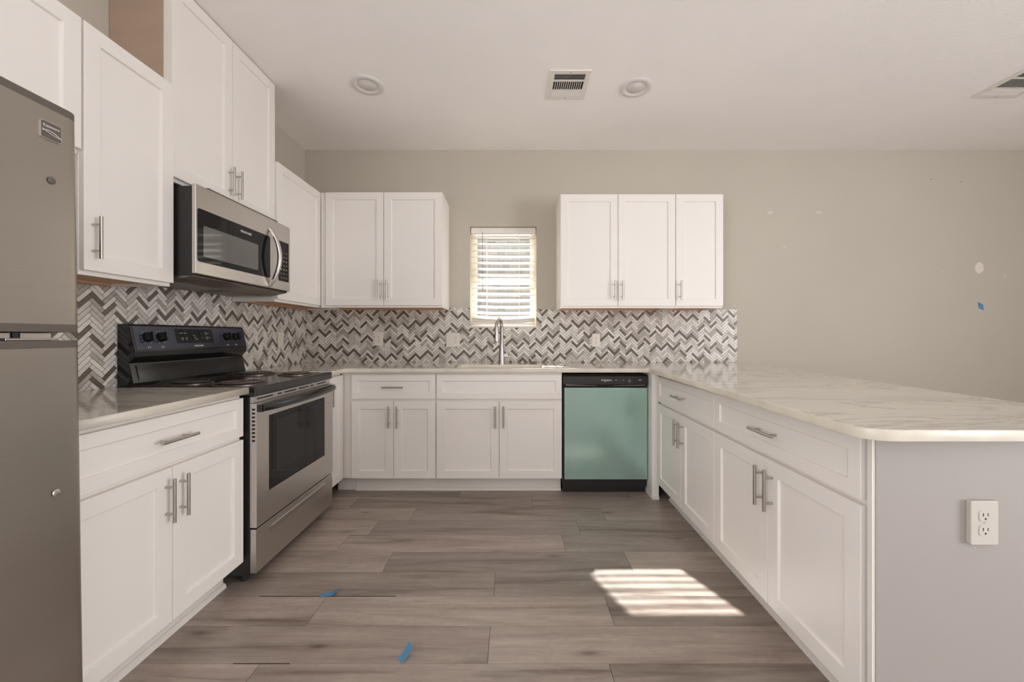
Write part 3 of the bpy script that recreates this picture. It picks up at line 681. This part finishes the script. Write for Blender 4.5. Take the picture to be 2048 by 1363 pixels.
# ------------------------------------------------------------------ dishwasher
dwx = thing('dishwasher', 'black dishwasher with teal protective film still on its door', 'dishwasher', (0.345, YB, 0), 0)
DWW = 0.614
MB().box(0.004, DWW-0.004, 0.002, 0.57, 0.05, 0.868).build('body', 'blackmat', dwx)
for x in (0.04, DWW-0.04):
    for y in (0.08, 0.52): MB().tube([(x, y, 0), (x, y, 0.055)], 0.015, 10).build('foot', 'darkrub', dwx)
MB().box(0.006, DWW-0.004, 0.03, 0.04, 0.006, 0.112).build('toe_panel', 'blackmat', dwx)
con = MB().prism([(0.001, 0.866), (-0.018, 0.866), (-0.030, 0.855), (-0.034, 0.80), (-0.022, 0.782), (0.001, 0.780)], 0.002, DWW-0.002, 'x').build('console', 'blackmat', dwx, bevel=0.002)
MB().prism([(0.02, 0.803), (0.12, 0.796), (0.24, 0.793), (0.24, 0.789), (0.02, 0.789)], -0.0352, -0.030, 'y').prism([(0.365, 0.793), (0.59, 0.797), (0.59, 0.789), (0.365, 0.789)], -0.0352, -0.030, 'y').build('lower_lip', 'greycap', con)
MB().box(0.245, 0.36, -0.036, -0.030, 0.788, 0.800).build('grip_pocket', 'void', con)
text('Frigidaire', 0.312, -0.0335, 0.829, 0.020, 'ink', con, shear=0.25)
for (x, wd, z) in ((0.375, 0.014, 0.829), (0.428, 0.012, 0.829), (0.468, 0.018, 0.829), (0.469, 0.018, 0.818), (0.543, 0.022, 0.832), (0.547, 0.014, 0.826)):
    MB().box(x, x+wd, -0.0345, -0.0325, z-0.0017, z+0.0017).build('key_print', 'inkdim', con)
MB().box(0.012, DWW-0.004, -0.024, 0.001, 0.112, 0.774).build('door', 'film', dwx, bevel=0.004, seg=3)

# ------------------------------------------------------------------ outlets and switch (local: plate front faces -y, origin at wall)
def plate_thing(name, label, cat, loc, rz, kind, w=0.072, h=0.116, th=0.006, group=None, pm='plate'):
    t = thing(name, label, cat, loc, rz)
    MB().prism(rrect(-w/2, w/2, -h/2, h/2, 0.004), -th, 0, 'y').build('cover_plate', pm, t, bevel=0.0018)
    def duplex(cx):
        for s in (-1, 1):
            z = s*0.0195
            o = MB().prism(rrect(cx-0.0165, cx+0.0165, z-0.0145, z+0.0145, 0.0085), -th-0.0018, -th+0.001, 'y').build('receptacle', pm, t, bevel=0.0006)
            y = -th-0.0019
            MB().box(cx-0.0075, cx-0.0052, y-0.0002, y+0.001, z-0.001, z+0.008).box(cx+0.0052, cx+0.0075, y-0.0002, y+0.001, z, z+0.0075).lathe([(0.0027, -0.0002), (0.0027, 0.001)], (cx, y, z-0.0075), 14, 'y').build('slots', 'slot', o)
        MB().lathe([(0.003, -0.0008), (0.003, 0.001)], (cx, -th, 0), 12, 'y').build('screw', 'nickel', t)
    def rocker(cx):
        MB().box(cx-0.0165, cx+0.0165, -th-0.0005, -th+0.001, -0.033, 0.033).build('rocker_frame', pm, t, bevel=0.0005)
        MB().prism([(-th-0.0035, -0.030), (-th-0.0012, 0.030), (-th, 0.030), (-th, -0.030)], cx-0.013, cx+0.013, 'x').build('rocker', pm, t, bevel=0.0005)
    if kind == 'duplex': duplex(0)
    elif kind == 'rocker': rocker(0)
    else: rocker(-0.023); duplex(0.023)
    return t
yb = WY-0.0092
plate_thing('wall_outlet', 'cream duplex outlet on the tile above the left back cabinet', 'outlet', (-1.194, yb, 1.121), 0, 'duplex', 0.074, 0.12)
plate_thing('wall_outlet', 'double-wide cream plate with rocker and outlet left of the faucet', 'outlet', (-0.543, yb, 1.112), 0, 'combo', 0.120, 0.122)
plate_thing('wall_outlet', 'cream duplex outlet on the tile above the dishwasher', 'outlet', (0.711, yb, 1.108), 0, 'duplex', 0.070, 0.114)
plate_thing('light_switch', 'cream switch plate on the left wall tile beyond the stove', 'switch', (WX+0.0092, 3.076, 1.118), PI/2, 'rocker', 0.072, 0.120)
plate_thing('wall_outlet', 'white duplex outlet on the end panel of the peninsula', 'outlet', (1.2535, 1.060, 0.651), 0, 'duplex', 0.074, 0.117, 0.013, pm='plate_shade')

# ------------------------------------------------------------------ ceiling fittings
def can(label, x, y):
    t = thing('recessed_light', label, 'ceiling light', (x, y, CZ), 0)
    MB().lathe([(0.102, 0), (0.103, -0.003), (0.098, -0.008), (0.076, -0.010), (0.070, -0.006), (0.060, -0.002)], (0, 0, 0), 48).build('trim_ring', 'lens', t, smooth=40)
    MB().lathe([(0.060, -0.0025), (0.058, -0.0045), (0.001, -0.005)], (0, 0, 0), 40).build('lens', 'lens', t, smooth=60)
can('round white recessed ceiling light on the left, unlit', -0.961, 2.560)
can('round white recessed ceiling light right of the ceiling vent, unlit', 0.796, 2.585)
def vent(label, x0, x1, y0, y1):
    t = thing('ceiling_vent', label, 'vent', ((x0+x1)/2, (y0+y1)/2, CZ), 0); w, h = (x1-x0)/2, (y1-y0)/2; fw = 0.032
    MB().box(-w, w, -h, -h+fw, -0.007, 0).box(-w, w, h-fw, h, -0.007, 0).box(-w, -w+fw, -h+fw, h-fw, -0.007, 0).box(w-fw, w, -h+fw, h-fw, -0.007, 0).build('frame', 'trim', t, bevel=0.002)
    MB().box(-w+fw, w-fw, -h+fw, h-fw, -0.0008, -0.0002).build('duct_opening', 'void', t)
    a, c = -w+fw, w-fw; yb0, yb1 = -h+fw, h-fw; L_ = yb1-yb0; s1, s2 = yb0+L_*0.29, yb0+L_*0.71
    MB().box(a, c, s1-0.004, s1+0.006, -0.006, -0.001).box(a, c, s2-0.006, s2+0.004, -0.006, -0.001).build('divider', 'trim', t)
    def louver(p0, p1, along):
        b = MB()
        if along == 'x': b.prism(p0, a, c, 'x')
        else: b.prism(p0, s1+0.006, s2-0.006, 'y')
        b.build('louver', 'trim', t)
    for k in range(4):
        y = yb0+0.004+k*0.0155; louver([(y, -0.006), (y+0.009, -0.001), (y+0.0102, -0.0016), (y+0.0012, -0.0066)], None, 'x')
        y = yb1-0.004-k*0.0155; louver([(y, -0.006), (y-0.0105, -0.001), (y-0.0117, -0.0016), (y-0.0012, -0.0066)], None, 'x')
    n = 13
    for k in range(n):
        x = a+0.010+k*(c-a-0.014)/n; louver([(x, -0.0065), (x+0.004, -0.001), (x+0.0065, -0.001), (x+0.0025, -0.0065)], None, 'y')
    for y in (-h+0.014, h-0.014): MB().lathe([(0.0035, -0.0085), (0.0035, -0.006)], (0, y, 0), 10).build('screw', 'greycap', t)
vent('square white ceiling vent with louvers between the two ceiling lights', 0.216, 0.474, 2.413, 2.708)
vent('white ceiling vent cut off at the right edge of the photo', 3.125, 3.43, 2.385, 2.69)

# ------------------------------------------------------------------ window blind
bl = thing('window_blind', 'white horizontal slat blind half open in the window above the sink', 'blind')
BX0, BX1 = WINX0+0.008, WINX1-0.008; BY = WY+0.045
MB().box(BX0, BX1, BY-0.028, BY+0.028, WINZ1-0.055, WINZ1-0.004).build('headrail', 'slat', bl, bevel=0.002)
for x in (BX0+0.085, BX1-0.085): MB().box(x-0.004, x+0.004, BY-0.0305, BY-0.0282, WINZ1-0.03, WINZ1-0.0045).build('valance_clip', 'lens', bl)
def slat(z, tiltd, sag=0.0, dx=0.0, roll=0.0):
    n = 10; w = 0.0255; cs, sn = math.cos(R(tiltd)), math.sin(R(tiltd)); b = MB(); prev = None; i0 = 0
    for k in range(n+1):
        u = k/n; x = BX0+0.004+(BX1-BX0-0.008)*u; zz = z-sag*math.sin(PI*u)+roll*(u-0.5)
        i = len(b.v)
        for s, th in ((-1, -0.0013), (1, -0.0013), (1, 0.0013), (-1, 0.0013)):
            b.v.append((x, BY+s*w*cs-th*sn, zz+s*w*sn+th*cs))
        if k:
            for q in range(4): b.f.append((i-4+q, i-4+(q+1) % 4, i+(q+1) % 4, i+q)); b.m.append(0)
        else: b.f.append((0, 1, 2, 3)); b.m.append(0)
    b.f.append((i, i+1, i+2, i+3)[::-1]); b.m.append(0)
    b.build('slat', 'slat', bl)
z = 2.018; zs = []
while z > 1.33: zs.append(z); z -= 0.0555
for k, z in enumerate(zs): slat(z, 32 if k < 11 else 27, 0.002 if k < 11 else 0.006, roll=-0.003)
slat(1.318, 30, 0.014); slat(1.300, 52, 0.010); slat(1.285, 60, 0.004, roll=0.006)
MB().box(BX0+0.004, BX1-0.004, BY-0.024, BY+0.024, 1.246, 1.262).build('bottom_rail', 'slat', bl, bevel=0.003)
for x in (BX0+0.135, BX1-0.145):
    for y in (BY-0.0275, BY+0.0275): MB().tube([(x, y, 1.262), (x, y, WINZ1-0.05)], 0.0011, 6).build('ladder_cord', 'slat', bl)
MB().tube([(BX0+0.10, BY-0.034, WINZ1-0.05), (BX0+0.102, BY-0.036, 1.545)], 0.0026, 8).build('tilt_wand', 'wand', bl, smooth=60)

# ------------------------------------------------------------------ blue tape
def tape(label, loc, pts, w, ang, rx=0):
    b = MB(); n = len(pts)
    for x, z in pts: b.v += [(x, -w/2, z), (x, w/2, z)]
    for x, z in pts: b.v += [(x, -w/2, z+0.0008), (x, w/2, z+0.0008)]
    for k in range(n-1):
        b.f += [(2*k, 2*k+2, 2*k+3, 2*k+1), (2*n+2*k, 2*n+2*k+1, 2*n+2*k+3, 2*n+2*k+2), (2*k, 2*n+2*k, 2*n+2*k+2, 2*k+2), (2*k+1, 2*k+3, 2*n+2*k+3, 2*n+2*k+1)]; b.m += [0]*4
    b.f += [(0, 1, 2*n+1, 2*n), (2*n-2, 4*n-2, 4*n-1, 2*n-1)]; b.m += [0, 0]
    o = b.build('painters_tape', 'tape', smooth=50); o.location = loc; o.rotation_euler = (rx, 0, R(ang)); return tag(o, label, 'tape')
tape('scrap of blue tape on the floor over the dark plank gap by the stove', (-0.822, 1.745, 0.0008), [(-0.04, 0.0), (-0.015, 0.002), (0.005, 0.0), (0.02, 0.008), (0.036, 0.020)], 0.026, 12)
tape('curled scrap of blue tape on the floor nearest the camera', (-0.388, 1.405, 0.0008), [(-0.026, 0.0), (-0.012, 0.006), (0.004, 0.022), (0.016, 0.040)], 0.032, 38)
x, z = px_wall(1961, 612)
o = MB().prism([(x-0.026, z+0.036), (x+0.020, z+0.014), (x+0.026, z-0.036), (x-0.014, z-0.018)], WY-0.003, WY-0.0005, 'y').build('painters_tape', 'tape')
tag(o, 'small blue tape square stuck on the back wall at right', 'tape')
